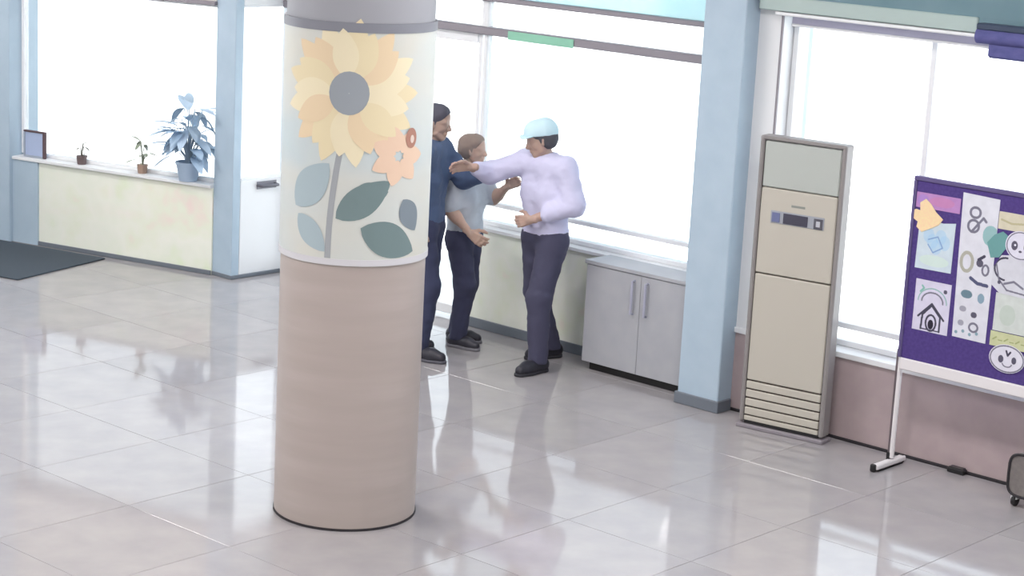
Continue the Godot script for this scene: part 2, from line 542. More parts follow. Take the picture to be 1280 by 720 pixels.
func column() -> void:
	var t := thing("round_column", "thick round column with a sunflower mural above a plain beige lower half", "column", COLUMN_AT)
	t.set_meta("kind", "structure")
	var lower := mat(Color.WHITE, 0.42)
	lower.albedo_texture = noise_texture(0.012, [Color(0.66, 0.62, 0.60), Color(0.685, 0.645, 0.625), Color(0.71, 0.67, 0.655)], 31)
	lower.uv1_triplanar = true
	lower.uv1_world_triplanar = true
	lower.uv1_scale = Vector3(0.25, 2.2, 0.25)
	part("lower_shaft", lathe(PackedVector2Array([Vector2(0.0, 0.0), Vector2(COLUMN_R, 0.0), Vector2(COLUMN_R, 1.365)]), 96), lower, t)
	part("base_ring", lathe(PackedVector2Array([Vector2(COLUMN_R, 0.0), Vector2(COLUMN_R + 0.004, 0.0), Vector2(COLUMN_R + 0.004, 0.012), Vector2(COLUMN_R, 0.012)]), 96), M.groove, t)
	var sheet := mat(Color.WHITE, 0.5)
	sheet.albedo_texture = noise_texture(0.006, [Color(0.74, 0.80, 0.82), Color(0.79, 0.81, 0.80), Color(0.82, 0.81, 0.76)], 33)
	sheet.uv1_triplanar = true
	sheet.uv1_world_triplanar = true
	sheet.uv1_scale = Vector3(0.5, 0.8, 0.5)
	part("mural_sheet", lathe(PackedVector2Array([Vector2(COLUMN_R, 1.36), Vector2(COLUMN_R + 0.008, 1.36), Vector2(COLUMN_R + 0.008, 2.50), Vector2(COLUMN_R, 2.50)]), 96), sheet, t)
	part("mural_border", lathe(PackedVector2Array([Vector2(COLUMN_R + 0.008, 1.362), Vector2(COLUMN_R + 0.011, 1.362), Vector2(COLUMN_R + 0.011, 1.393), Vector2(COLUMN_R + 0.008, 1.393)]), 96), mat(Color(0.80, 0.80, 0.82), 0.5), t)
	part("upper_shaft", lathe(PackedVector2Array([Vector2(COLUMN_R, 2.49), Vector2(COLUMN_R, 3.9)]), 96), mat(Color(0.62, 0.63, 0.66), 0.6), t)
	part("collar", lathe(PackedVector2Array([Vector2(COLUMN_R, 2.495), Vector2(COLUMN_R + 0.012, 2.495), Vector2(COLUMN_R + 0.012, 2.54), Vector2(COLUMN_R, 2.54)]), 96), mat(Color(0.50, 0.51, 0.55), 0.5), t)

	var r := COLUMN_R + 0.0095
	var yellow := [mat(Color(0.88, 0.83, 0.69), 0.6), mat(Color(0.90, 0.86, 0.74), 0.6), mat(Color(0.88, 0.80, 0.67), 0.6)]
	var c := Vector2(-0.045, 2.205)
	for ring in 2:
		for k in 13:
			var a := TAU * (k + 0.5 * ring) / 13.0
			var d := Vector2(cos(a), sin(a))
			part("petal", leaf_patch(c + d * 0.07, c + d * (0.36 - 0.05 * ring), 0.062, r + 0.0016 * ring + 0.0004 * (k % 4)), yellow[(k + ring) % 3], t)
	part("flower_center", disc_patch(c, 0.095, 0.105, r + 0.0042), mat(Color(0.58, 0.61, 0.64), 0.7), t)
	var green := mat(Color(0.44, 0.52, 0.53), 0.6)
	var pale := mat(Color(0.64, 0.71, 0.74), 0.6)
	var stem := on_column(func(u: float, v: float) -> Vector2: return Vector2(-0.125 + 0.05 * u * u + (v - 0.5) * 0.03, 1.395 + 0.55 * u), 12, 2, r - 0.0006)
	part("stem", stem, mat(Color(0.62, 0.64, 0.66), 0.6), t)
	part("leaf", leaf_patch(Vector2(-0.09, 1.594), Vector2(0.17, 1.781), 0.075, r + 0.0008), green, t)
	part("leaf", leaf_patch(Vector2(-0.02, 1.706), Vector2(0.16, 1.73), 0.06, r + 0.0016), green, t)
	part("leaf", leaf_patch(Vector2(0.03, 1.552), Vector2(0.325, 1.421), 0.085, r + 0.0008), green, t)
	part("leaf", leaf_patch(Vector2(0.245, 1.687), Vector2(0.335, 1.524), 0.06, r + 0.0008), mat(Color(0.48, 0.53, 0.57), 0.6), t)
	part("leaf", leaf_patch(Vector2(-0.32, 1.631), Vector2(-0.13, 1.86), 0.085, r + 0.0008), pale, t)
	part("leaf", leaf_patch(Vector2(-0.30, 1.594), Vector2(-0.14, 1.425), 0.06, r + 0.0008), pale, t)
	var orange := mat(Color(0.88, 0.77, 0.68), 0.6)
	var oc := Vector2(0.21, 1.903)
	for k in 7:
		var a := TAU * k / 7.0
		part("petal", leaf_patch(oc + Vector2(cos(a), sin(a)) * 0.02, oc + Vector2(cos(a), sin(a)) * 0.15, 0.045, r + 0.0018), orange, t)
	part("flower_center", disc_patch(oc + Vector2(0.07, 0.085), 0.035, 0.05, r + 0.0035), mat(Color(0.66, 0.48, 0.42), 0.6), t)
	part("flower_center", disc_patch(oc + Vector2(0.075, 0.08), 0.012, 0.02, r + 0.0045), mat(Color(0.85, 0.78, 0.74), 0.6), t)


func cabinet() -> void:
	var t := thing("cabinet", "low grey two-door cabinet standing against the wall beside the square pillar", "cabinet", Vector3(-7.81, 0, -10.08))
	var grey := grained(Color(0.66, 0.67, 0.70), Color(0.69, 0.70, 0.72), 0.02, Vector3(1, 1, 1), 0.45, 12)
	part("kickboard", slab(Vector3(-0.42, 0, -0.22), Vector3(0.455, 0.05, -0.015), 0.002), M.dark, t)
	var st := start()
	add_box(st, Vector3(0, 0.062, -0.115), Vector3(0.93, 0.02, 0.23), 0.002)
	for x in [-0.456, 0.456]:
		add_box(st, Vector3(x, 0.395, -0.115), Vector3(0.018, 0.65, 0.23), 0.002)
	add_box(st, Vector3(0, 0.395, -0.222), Vector3(0.9, 0.65, 0.01), 0.001)
	part("body", st.commit(), grey, t)
	part("top", slab(Vector3(-0.475, 0.722, -0.235), Vector3(0.465, 0.748, 0.028), 0.003), grey, t)
	for k in 2:
		var d := part("door", slab(Vector3(-0.463 + 0.464 * k, 0.056, 0.0), Vector3(-0.002 + 0.464 * k, 0.718, 0.018), 0.002), grey, t)
		var x := -0.055 + 0.11 * k
		part("handle", tube([Vector3(x, 0.455, 0.016), Vector3(x, 0.455, 0.042), Vector3(x, 0.675, 0.042), Vector3(x, 0.675, 0.016)], 0.009), mat(Color(0.68, 0.69, 0.76), 0.35), d)


func air_conditioner() -> void:
	var t := thing("air_conditioner", "tall cream floor-standing air conditioner with slotted base beside the square pillar", "air conditioner", Vector3(-6.5, 0, -9.835), 0.14)
	var shell := mat(Color(0.55, 0.535, 0.535), 0.5)
	var cream := mat(Color(0.74, 0.725, 0.685), 0.42)
	var pale := mat(Color(0.70, 0.725, 0.71), 0.42)
	var w := 0.28
	part("plinth", slab(Vector3(-w - 0.012, 0, -0.10), Vector3(w + 0.012, 0.024, 0.02), 0.004), M.frame_grey, t)
	var st := start()
	add_box(st, Vector3(-w + 0.012, 0.917, -0.045), Vector3(0.026, 1.765, 0.10), 0.008)
	add_box(st, Vector3(w - 0.014, 0.917, -0.045), Vector3(0.03, 1.765, 0.10), 0.008)
	add_box(st, Vector3(0, 1.788, -0.045), Vector3(2 * w - 0.03, 0.024, 0.10), 0.006)
	add_box(st, Vector3(0, 0.9, -0.088), Vector3(2 * w - 0.03, 1.74, 0.012), 0.004)
	part("case", st.commit(), shell, t)
	var x0 := -w + 0.03
	var x1 := w - 0.034
	part("top_panel", slab(Vector3(x0, 1.495, -0.08), Vector3(x1, 1.77, -0.004), 0.006), pale, t)
	part("control_panel", slab(Vector3(x0, 0.972, -0.08), Vector3(x1, 1.49, 0.001), 0.006), cream, t)
	part("front_panel", slab(Vector3(x0, 0.302, -0.08), Vector3(x1, 0.964, 0.001), 0.006), cream, t)
	for k in 4:
		part("louver_slat", slab(Vector3(x0, 0.247 - 0.055 * k, -0.07), Vector3(x1, 0.292 - 0.055 * k, -0.001), 0.004), cream, t)
	part("lower_panel", slab(Vector3(x0, 0.045, -0.07), Vector3(x1, 0.073, -0.001), 0.003), cream, t)
	part("bottom_slot", slab(Vector3(x0, 0.024, -0.03), Vector3(x1, 0.05, -0.004), 0.002), M.dark, t)
	part("slot_backing", slab(Vector3(x0, 0.025, -0.08), Vector3(x1, 0.32, -0.018), 0.001), mat(Color(0.30, 0.26, 0.25), 0.7), t)
	var disp := part("display", slab(Vector3(-0.175, 1.285, 0.001), Vector3(0.175, 1.36, 0.005), 0.002), mat(Color(0.62, 0.64, 0.68), 0.35), t)
	part("screen", slab(Vector3(-0.09, 1.29, 0.005), Vector3(0.07, 1.352, 0.008), 0.001), mat(Color(0.28, 0.28, 0.34), 0.2), disp)
	part("button", slab(Vector3(-0.165, 1.293, 0.005), Vector3(-0.112, 1.35, 0.009), 0.002), mat(Color(0.42, 0.45, 0.60), 0.35), disp)
	part("button", slab(Vector3(0.11, 1.287, 0.005), Vector3(0.168, 1.35, 0.009), 0.002), mat(Color(0.34, 0.34, 0.38), 0.35), disp)
	part("button", slab(Vector3(0.126, 1.302, 0.009), Vector3(0.152, 1.336, 0.011), 0.002), mat(Color(0.74, 0.75, 0.78), 0.35), disp)
	part("badge", slab(Vector3(-0.045, 1.394, 0.001), Vector3(0.045, 1.408, 0.003), 0.001), mat(Color(0.55, 0.57, 0.55), 0.4), t)


# ---------------------------------------------------------------- drawings
func paper(w: int, h: int, color: Color) -> Image:
	var im := Image.create_empty(w, h, false, Image.FORMAT_RGBA8)
	im.fill(color)
	var n := FastNoiseLite.new()
	n.seed = w * 7 + h
	n.frequency = 0.03
	for y in h:
		for x in w:
			var v := n.get_noise_2d(x, y) * 0.03
			im.set_pixel(x, y, Color(color.r + v, color.g + v, color.b + v))
	return im


func dot(im: Image, x: float, y: float, r: float, c: Color, ry := -1.0) -> void:
	var b := r if ry < 0 else ry
	for j in range(int(y - b) - 1, int(y + b) + 2):
		for i in range(int(x - r) - 1, int(x + r) + 2):
			if i < 0 or j < 0 or i >= im.get_width() or j >= im.get_height():
				continue
			var q := pow((i - x) / r, 2) + pow((j - y) / b, 2)
			if q <= 1.0:
				im.set_pixel(i, j, im.get_pixel(i, j).lerp(c, c.a))


func stroke(im: Image, pts: Array, r: float, c: Color) -> void:
	for k in pts.size() - 1:
		var n := int(pts[k].distance_to(pts[k + 1])) + 1
		for s in n + 1:
			var p: Vector2 = pts[k].lerp(pts[k + 1], float(s) / n)
			dot(im, p.x, p.y, r, c)


func ring(im: Image, x: float, y: float, rx: float, ry: float, r: float, c: Color, a0 := 0.0, a1 := TAU) -> void:
	var pts := []
	for k in 25:
		var a := lerpf(a0, a1, k / 24.0)
		pts.append(Vector2(x + cos(a) * rx, y + sin(a) * ry))
	stroke(im, pts, r, c)


func pinned(called: String, label: String, category: String, group: String, outline: PackedVector2Array, at: Vector2, material: Material, layer := 0) -> MeshInstance3D:
	var o := part(called, cutout(outline, 0.002), material, self, Vector3(at.x, at.y, -9.799 + 0.0025 * layer))
	tag(o, label, category, group)
	return o


func notice_board() -> void:
	var t := thing("notice_board", "purple felt notice board on a white wheeled stand in front of the right window", "notice board", Vector3(-5.72, 0, -9.8))
	var felt := grained(Color(0.27, 0.21, 0.46), Color(0.32, 0.25, 0.52), 0.08, Vector3(2, 2, 2), 0.95, 14)
	var white := mat(Color(0.88, 0.87, 0.88), 0.4)
	var mauve := mat(Color(0.36, 0.32, 0.50), 0.5)
	var width := 1.8
	part("felt_panel", slab(Vector3(0.02, 0.66, -0.02), Vector3(width - 0.02, 1.69, 0.0), 0.002), felt, t)
	part("top_rail", slab(Vector3(0.0, 1.685, -0.026), Vector3(width, 1.71, 0.008), 0.004), mauve, t)
	for x in [0.0, width - 0.022]:
		part("side_rail", slab(Vector3(x, 0.66, -0.026), Vector3(x + 0.022, 1.685, 0.008), 0.004), mauve, t)
	part("bottom_rail", slab(Vector3(0.02, 0.592, -0.026), Vector3(width, 0.66, 0.012), 0.006), white, t)
	for x in [0.005, width - 0.005]:
		part("post", tube([Vector3(x, 0.05, -0.03), Vector3(x, 0.75, -0.03)], 0.0145, 14), white, t)
		part("post_edge", slab(Vector3(x - 0.026, 0.08, -0.036), Vector3(x - 0.013, 0.70, -0.02), 0.003), mat(Color(0.40, 0.36, 0.38), 0.5), t)
		part("post_cap", slab(Vector3(x - 0.027, 0.03, -0.037), Vector3(x - 0.006, 0.08, -0.012), 0.003), M.dark, t)
		var f := part("foot", slab(Vector3(x - 0.02, 0.012, -0.16), Vector3(x + 0.022, 0.042, 0.15), 0.006), white, t)
		for z in [-0.15, 0.155]:
			part("caster", slab(Vector3(x - 0.022, 0.0, z - 0.012), Vector3(x + 0.012, 0.045, z + 0.012), 0.006), M.dark, f)
			part("rubber_strip", slab(Vector3(x - 0.014, 0.0, -0.13), Vector3(x + 0.02, 0.012, 0.135), 0.002), M.frame_grey, f)

	var ink := Color(0.25, 0.24, 0.32, 0.85)
	var soft := Color(0.45, 0.45, 0.52, 0.6)
	var sheet := "drawings pinned to the notice board"
	var strip := paper(120, 36, Color(0.70, 0.52, 0.74))
	dot(strip, 70, 16, 34, Color(0.78, 0.50, 0.66, 0.5), 12)
	dot(strip, 18, 18, 16, Color(0.60, 0.50, 0.80, 0.5), 14)
	pinned("paper_strip", "pink and violet paper strip pinned at the top left of the notice board", "paper", sheet, rect(0.278, 0.086), Vector2(-5.555, 1.58), printed(strip))

	var im := paper(100, 124, Color(0.78, 0.84, 0.88))
	for k in 5:
		dot(im, 30 + 11 * k, 40 + 13 * (k % 3), 15, Color(0.62, 0.78, 0.90, 0.5), 18)
	dot(im, 50, 100, 40, Color(0.80, 0.88, 0.84, 0.7), 14)
	stroke(im, [Vector2(30, 50), Vector2(55, 40), Vector2(70, 65), Vector2(45, 80), Vector2(30, 62)], 1.6, Color(0.50, 0.62, 0.80, 0.7))
	pinned("drawing_sheet", "pale blue drawing pinned under the pink paper strip", "drawing", sheet, PackedVector2Array([Vector2(-0.115, -0.145), Vector2(0.115, -0.142), Vector2(0.118, 0.142), Vector2(0.04, 0.13), Vector2(-0.11, 0.145)]), Vector2(-5.55, 1.338), printed(im))
	pinned("paper_flower", "peach and yellow paper cut-out sticking out over the board's left edge", "paper cut-out", sheet,
		PackedVector2Array([Vector2(-0.10, 0.0), Vector2(-0.108, 0.035), Vector2(-0.075, 0.05), Vector2(-0.05, 0.045), Vector2(-0.055, 0.09), Vector2(-0.02, 0.115), Vector2(0.015, 0.09), Vector2(0.05, 0.05), Vector2(0.098, 0.015), Vector2(0.075, -0.02), Vector2(0.03, -0.045), Vector2(-0.03, -0.075), Vector2(-0.065, -0.05), Vector2(-0.06, -0.02)]),
		Vector2(-5.612, 1.475), grained(Color(0.93, 0.80, 0.66), Color(0.93, 0.86, 0.66), 0.05, Vector3(4, 4, 4), 0.7, 15), 1)

	im = paper(100, 128, Color(0.82, 0.81, 0.89))
	ring(im, 50, 52, 30, 24, 2.0, soft, PI, TAU)
	ring(im, 50, 52, 40, 34, 1.6, Color(0.55, 0.70, 0.70, 0.7), PI, TAU)
	stroke(im, [Vector2(24, 122), Vector2(26, 86), Vector2(50, 60), Vector2(76, 86), Vector2(76, 122)], 2.6, ink)
	stroke(im, [Vector2(14, 92), Vector2(50, 56), Vector2(86, 92)], 2.6, ink)
	ring(im, 51, 104, 14, 20, 2.4, ink)
	dot(im, 51, 108, 8, Color(0.12, 0.10, 0.18, 1), 12)
	dot(im, 84, 20, 5, ink)
	stroke(im, [Vector2(14, 30), Vector2(24, 20), Vector2(18, 14)], 2.2, Color(0.5, 0.72, 0.68, 0.8))
	stroke(im, [Vector2(24, 122), Vector2(76, 122)], 2, ink)
	pinned("drawing_sheet", "white drawing of a house in dark ink at the bottom left of the board", "drawing", sheet, rect(0.226, 0.292), Vector2(-5.533, 0.987), printed(im))

	im = paper(96, 344, Color(0.83, 0.84, 0.88))
	ring(im, 36, 42, 13, 12, 3, soft)
	ring(im, 34, 74, 14, 14, 3, soft)
	stroke(im, [Vector2(30, 88), Vector2(58, 52), Vector2(66, 60)], 3, soft)
	dot(im, 80, 90, 20, Color(0.45, 0.66, 0.66, 0.7), 24)
	ring(im, 26, 160, 15, 22, 4, Color(0.66, 0.66, 0.62, 0.6))
	dot(im, 60, 158, 9, ink)
	stroke(im, [Vector2(56, 150), Vector2(70, 140)], 3.4, ink)
	ring(im, 76, 172, 8, 12, 2.4, soft)
	stroke(im, [Vector2(40, 196), Vector2(58, 206), Vector2(84, 208)], 4, Color(0.3, 0.32, 0.45, 0.9))
	dot(im, 34, 236, 15, Color(0.32, 0.44, 0.50, 0.85), 10)
	dot(im, 72, 240, 9, Color(0.45, 0.58, 0.66, 0.8), 12)
	dot(im, 28, 272, 9, soft, 7)
	dot(im, 58, 282, 8, ink, 7)
	ring(im, 60, 312, 11, 10, 2.6, soft)
	dot(im, 26, 306, 8, soft, 7)
	for k in 4:
		dot(im, 16 + 18 * k, 330 - 5 * (k % 2), 4, Color(0.42, 0.56, 0.62, 0.8))
	pinned("drawing_sheet", "tall white sheet of small ink doodles in the middle of the board", "drawing", sheet, PackedVector2Array([Vector2(-0.103, -0.405), Vector2(0.106, -0.408), Vector2(0.107, 0.400), Vector2(-0.12, 0.408)]), Vector2(-5.285, 1.254), printed(im))

	im = paper(100, 50, Color(0.80, 0.78, 0.70))
	stroke(im, [Vector2(8, 22), Vector2(40, 30), Vector2(90, 24)], 3, Color(0.70, 0.68, 0.55, 0.6))
	pinned("paper_strip", "short cream paper strip above the cut-out with dark eyes", "paper", sheet, rect(0.2, 0.096), Vector2(-5.075, 1.545), printed(im))

	pinned("paper_leaf", "teal paper leaf between the tall sheet and the cut-out with dark eyes", "paper cut-out", sheet, PackedVector2Array([Vector2(-0.06, 0.01), Vector2(-0.02, 0.06), Vector2(0.03, 0.085), Vector2(0.07, 0.06), Vector2(0.06, 0.0), Vector2(0.02, -0.06), Vector2(-0.03, -0.07)]), Vector2(-5.17, 1.40), mat(Color(0.40, 0.60, 0.60), 0.7), 1)

	im = paper(110, 100, Color(0.84, 0.84, 0.90))
	dot(im, 34, 52, 12, ink, 16)
	dot(im, 36, 50, 4, Color(0.9, 0.9, 0.95))
	dot(im, 80, 52, 12, ink, 16)
	dot(im, 57, 70, 6, ink, 4)
	ring(im, 57, 50, 52, 46, 2, soft)
	pinned("face_cutout", "round white paper face with dark eyes near the board's right side", "paper cut-out", sheet, oval(0.088, 0.08), Vector2(-5.03, 1.425), printed(im), 2)
	im = paper(120, 110, Color(0.80, 0.81, 0.85))
	ring(im, 40, 40, 34, 30, 2.6, ink, 1.6, 4.8)
	stroke(im, [Vector2(10, 30), Vector2(22, 70), Vector2(50, 96), Vector2(110, 100)], 2.4, soft)
	stroke(im, [Vector2(40, 80), Vector2(70, 70), Vector2(100, 84)], 3, soft)
	dot(im, 24, 78, 5, ink)
	pinned("paper_cutout", "grey sketched cut-out below the round face with dark eyes", "paper cut-out", sheet, PackedVector2Array([Vector2(-0.115, -0.07), Vector2(-0.06, -0.11), Vector2(0.1, -0.115), Vector2(0.115, 0.0), Vector2(0.08, 0.09), Vector2(0.0, 0.11), Vector2(-0.07, 0.1), Vector2(-0.11, 0.03)]), Vector2(-5.065, 1.255), printed(im), 1)
	im = paper(100, 110, Color(0.78, 0.81, 0.80))
	dot(im, 40, 60, 24, Color(0.70, 0.76, 0.72, 0.6), 30)
	pinned("drawing_sheet", "plain grey-green sheet above the yellow-green paper strip", "drawing", sheet, rect(0.2, 0.212), Vector2(-5.045, 1.04), printed(im))
	im = paper(110, 44, Color(0.76, 0.78, 0.62))
	for k in 6:
		stroke(im, [Vector2(8 + 17 * k, 24), Vector2(18 + 17 * k, 16 + 8 * (k % 2))], 2, Color(0.60, 0.64, 0.45, 0.7))
	pinned("paper_strip", "yellow-green paper strip above the oval face cut-out", "paper", sheet, rect(0.225, 0.082), Vector2(-5.04, 0.889), printed(im), 1)
	im = paper(120, 90, Color(0.84, 0.84, 0.89))
	dot(im, 40, 48, 9, ink, 12)
	dot(im, 84, 46, 8, ink, 11)
	stroke(im, [Vector2(56, 20), Vector2(62, 34), Vector2(70, 22)], 3, ink)
	ring(im, 62, 58, 16, 12, 2, soft, 0.2, 2.9)
	ring(im, 60, 45, 56, 41, 2.2, soft)
	pinned("face_cutout", "oval white paper face with dark eyes at the board's lower edge", "paper cut-out", sheet, oval(0.108, 0.08), Vector2(-5.038, 0.79), printed(im), 2)


# ---------------------------------------------------------------- small things
func leaf_mesh(l: float, w: float, bend: float) -> ArrayMesh:
	var st := start()
	var n := 7
	var row := func(k: int) -> Array:
		var u := float(k) / n
		var half := w * pow(sin(PI * clampf(u * 0.94 + 0.05, 0, 1)), 0.8)
		var y := bend * u * u * l
		return [Vector3(-half, y + 0.12 * half, u * l), Vector3(0, y, u * l), Vector3(half, y + 0.12 * half, u * l)]
	for k in n:
		var a: Array = row.call(k)
		var b: Array = row.call(k + 1)
		for s in 2:
			quad(st, a[s], a[s + 1], b[s + 1], b[s], Vector3.UP)
			quad(st, a[s] - Vector3(0, 0.001, 0), a[s + 1] - Vector3(0, 0.001, 0), b[s + 1] - Vector3(0, 0.001, 0), b[s] - Vector3(0, 0.001, 0), Vector3.DOWN)
	return st.commit()


func plant(label: String, at: Vector3, size: float, n: int, color: Color, pot_color: Color) -> void:
	var t := thing("potted_plant", label, "plant", at, 0.0, "")
	part("pot", lathe(PackedVector2Array([Vector2(0, 0), Vector2(0.07, 0), Vector2(0.095, 0.13), Vector2(0.102, 0.13), Vector2(0.102, 0.15), Vector2(0.085, 0.15), Vector2(0.08, 0.12), Vector2(0, 0.12)]), 28) if size > 0.3 else lathe(PackedVector2Array([Vector2(0, 0), Vector2(0.035, 0), Vector2(0.045, 0.07), Vector2(0.038, 0.07), Vector2(0, 0.06)]), 20), mat(pot_color, 0.5), t)
	var m := [mat(color, 0.55), mat(color.darkened(0.12), 0.55), mat(color.lightened(0.12), 0.55)]
	for q in m:
		q.backlight_enabled = true
		q.backlight = color.darkened(0.3)
	var y0 := 0.12 if size > 0.3 else 0.06
	var shapes := [leaf_mesh(size * 0.42, size * 0.09, -0.5), leaf_mesh(size * 0.34, size * 0.08, -0.8), leaf_mesh(size * 0.5, size * 0.08, -0.3)]
	for k in n:
		var a := TAU * k * 0.382 + rng.randf() * 0.5
		var h := size * (0.15 + 0.75 * rng.randf())
		var out := size * (0.06 + 0.16 * rng.randf())
		var tip := Vector3(sin(a) * out, y0 + h, cos(a) * out)
		var s := part("stem", tube([Vector3(0, y0 - 0.02, 0), Vector3(tip.x * 0.4, y0 + h * 0.55, tip.z * 0.4), tip], 0.0035, 6), m[1], t)
		part("leaf", shapes[k % 3], m[k % 3], s, tip, Vector3(rng.randf_range(-0.7, 0.3), a, 0))


func ledge_things() -> void:
	var at := Vector3(-11.93, 0, -9.885)
	var along := func(x: float, z: float, y := 0.716) -> Vector3: return at + Vector3(x, y, z).rotated(Vector3.UP, WALL_TURN)
	plant("large bluish leafy plant in a pot on the window ledge by the entrance pillar", along.call(-0.25, -0.02), 0.50, 52, Color(0.74, 0.83, 0.91), Color(0.68, 0.76, 0.85))
	plant("small sprig in a brown pot on the ledge left of the large leafy plant", along.call(-0.72, -0.05), 0.22, 9, Color(0.55, 0.58, 0.50), Color(0.62, 0.52, 0.46))
	plant("tiny plant in a dark pot alone in the middle of the left window ledge", along.call(-1.33, -0.05), 0.14, 7, Color(0.50, 0.48, 0.44), Color(0.42, 0.36, 0.36))
	var f := thing("picture_frame", "small blue-grey picture in a dark frame on the ledge by the far left pillar", "picture frame", along.call(-1.80, -0.03), WALL_TURN)
	part("picture", slab(Vector3(-0.10, 0.015, -0.012), Vector3(0.085, 0.205, 0.0), 0.001), mat(Color(0.66, 0.72, 0.84), 0.4), f)
	part("frame", slab(Vector3(0.085, 0, -0.02), Vector3(0.11, 0.22, 0.008), 0.003), mat(Color(0.36, 0.28, 0.30), 0.5), f)
	part("frame", slab(Vector3(-0.115, 0.205, -0.02), Vector3(0.085, 0.22, 0.008), 0.003), mat(Color(0.36, 0.28, 0.30), 0.5), f)
	part("frame", slab(Vector3(-0.115, 0, -0.02), Vector3(0.085, 0.015, 0.008), 0.003), mat(Color(0.62, 0.66, 0.72), 0.5), f)
	part("frame", slab(Vector3(-0.115, 0.015, -0.02), Vector3(-0.10, 0.205, 0.008), 0.003), mat(Color(0.62, 0.66, 0.72), 0.5), f)


func small_things() -> void:
	var mat_ := part("door_mat", slab(Vector3(-3.0, 0, 0.06), Vector3(0, 0.012, 1.1), 0.005), grained(Color(0.22, 0.26, 0.30), Color(0.30, 0.34, 0.38), 0.2, Vector3(3, 3, 3), 1.0, 17), self, Vector3(-12.87, 0, -9.62), Vector3(0, WALL_TURN, 0))
	tag(mat_, "dark grey floor mat lying along the low wall at the far left", "mat")
	var banner := thing("fabric_blind", "dark blue-violet fabric blind rolled up at the top of the right window", "blind", Vector3(-5.47, 2.40, -9.90))
	var blue := grained(Color(0.30, 0.31, 0.52), Color(0.38, 0.38, 0.60), 0.04, Vector3(1, 2, 1), 0.85, 18)
	part("roll", tube([Vector3(0, 0.115, 0), Vector3(2.2, 0.115, 0)], 0.042, 18), blue, banner)
	part("head_rail", slab(Vector3(0.0, 0.15, -0.05), Vector3(2.2, 0.185, 0.03), 0.006), mat(Color(0.22, 0.27, 0.36), 0.6), banner)
	part("fold", slab(Vector3(0.07, 0.0, -0.03), Vector3(2.2, 0.09, 0.012), 0.012), blue, banner)
	var rb := thing("roller_blind", "white roller blind drawn nearly up along the top of the right window", "blind", Vector3(-6.82, 2.43, -10.09))
	var cloth := mat(Color(0.80, 0.79, 0.86), 0.9)
	cloth.backlight_enabled = true
	cloth.backlight = Color(0.55, 0.55, 0.6)
	part("cloth", slab(Vector3(0, 0.012, -0.003), Vector3(1.75, 0.09, 0.003), 0.001), cloth, rb)
	part("hem_bar", slab(Vector3(0, 0, -0.008), Vector3(1.75, 0.016, 0.008), 0.003), M.white, rb)
	var green := part("green_strip", slab(Vector3(-0.3, -0.03, 0), Vector3(0.3, 0.03, 0.006), 0.002), mat(Color(0.55, 0.78, 0.68), 0.5), self, Vector3(-9.05, 2.115, -10.358))
	tag(green, "pale green strip fixed to the window transom above the people", "sign")
	var sock := thing("floor_socket", "small black socket box on the floor at the foot of the grey stone wall", "socket", Vector3(-5.39, 0, -10.02))
	part("box", box(Vector3(0.11, 0.03, 0.05), 0.006, Vector3(0, 0.015, 0)), M.dark, sock)
	part("lid", box(Vector3(0.09, 0.006, 0.04), 0.002, Vector3(0, 0.033, 0)), mat(Color(0.18, 0.17, 0.18), 0.4), sock)
	var pull := thing("wall_bracket", "small dark grey handle bar near the top of the white low wall beside the entrance", "bracket", Vector3(-11.71, 0.72, -10.24))
	part("plate", slab(Vector3(0, -0.03, -0.1), Vector3(0.008, 0.03, 0.1), 0.002), mat(Color(0.50, 0.50, 0.54), 0.4), pull)
	part("bar", tube([Vector3(0.0, 0.0, -0.08), Vector3(0.05, 0, -0.08), Vector3(0.05, 0, 0.09), Vector3(0.0, 0, 0.09)], 0.012), mat(Color(0.36, 0.36, 0.40), 0.4), pull)

	# at the right edge of the view: a rounded grey case on casters
	var c := thing("wheeled_case", "grey rounded case on a small black caster at the photo's right edge", "case", Vector3(-4.80, 0, -9.78))
	var shape := PackedVector2Array()
	for k in 33:
		var a := TAU * k / 32.0
		if k < 32:
			shape.append(Vector2(signf(cos(a)) * pow(absf(cos(a)), 0.45) * 0.13, 0.185 + signf(sin(a)) * pow(absf(sin(a)), 0.45) * 0.12))
	part("shell", cutout(shape, 0.14), grained(Color(0.44, 0.42, 0.42), Color(0.50, 0.48, 0.47), 0.05, Vector3(2, 2, 2), 0.6, 19), c, Vector3(0.02, 0, -0.07))
	var rim := []
	for p in shape:
		rim.append(Vector3(p.x, p.y, 0.072))
	rim.append(rim[0])
	part("rim", tube(rim, 0.008, 8), M.groove, c, Vector3(0.02, 0, 0))
	for x in [-0.07, 0.1]:
		part("caster", lathe(PackedVector2Array([Vector2(0, -0.012), Vector2(0.03, -0.012), Vector2(0.033, 0), Vector2(0.03, 0.012), Vector2(0, 0.012)]), 20), M.dark, c, Vector3(x, 0.033, 0.04), Vector3(0, 0, PI / 2))
		part("caster_fork", slab(Vector3(x - 0.02, 0.04, 0.02), Vector3(x + 0.02, 0.085, 0.06), 0.004), M.white, c)


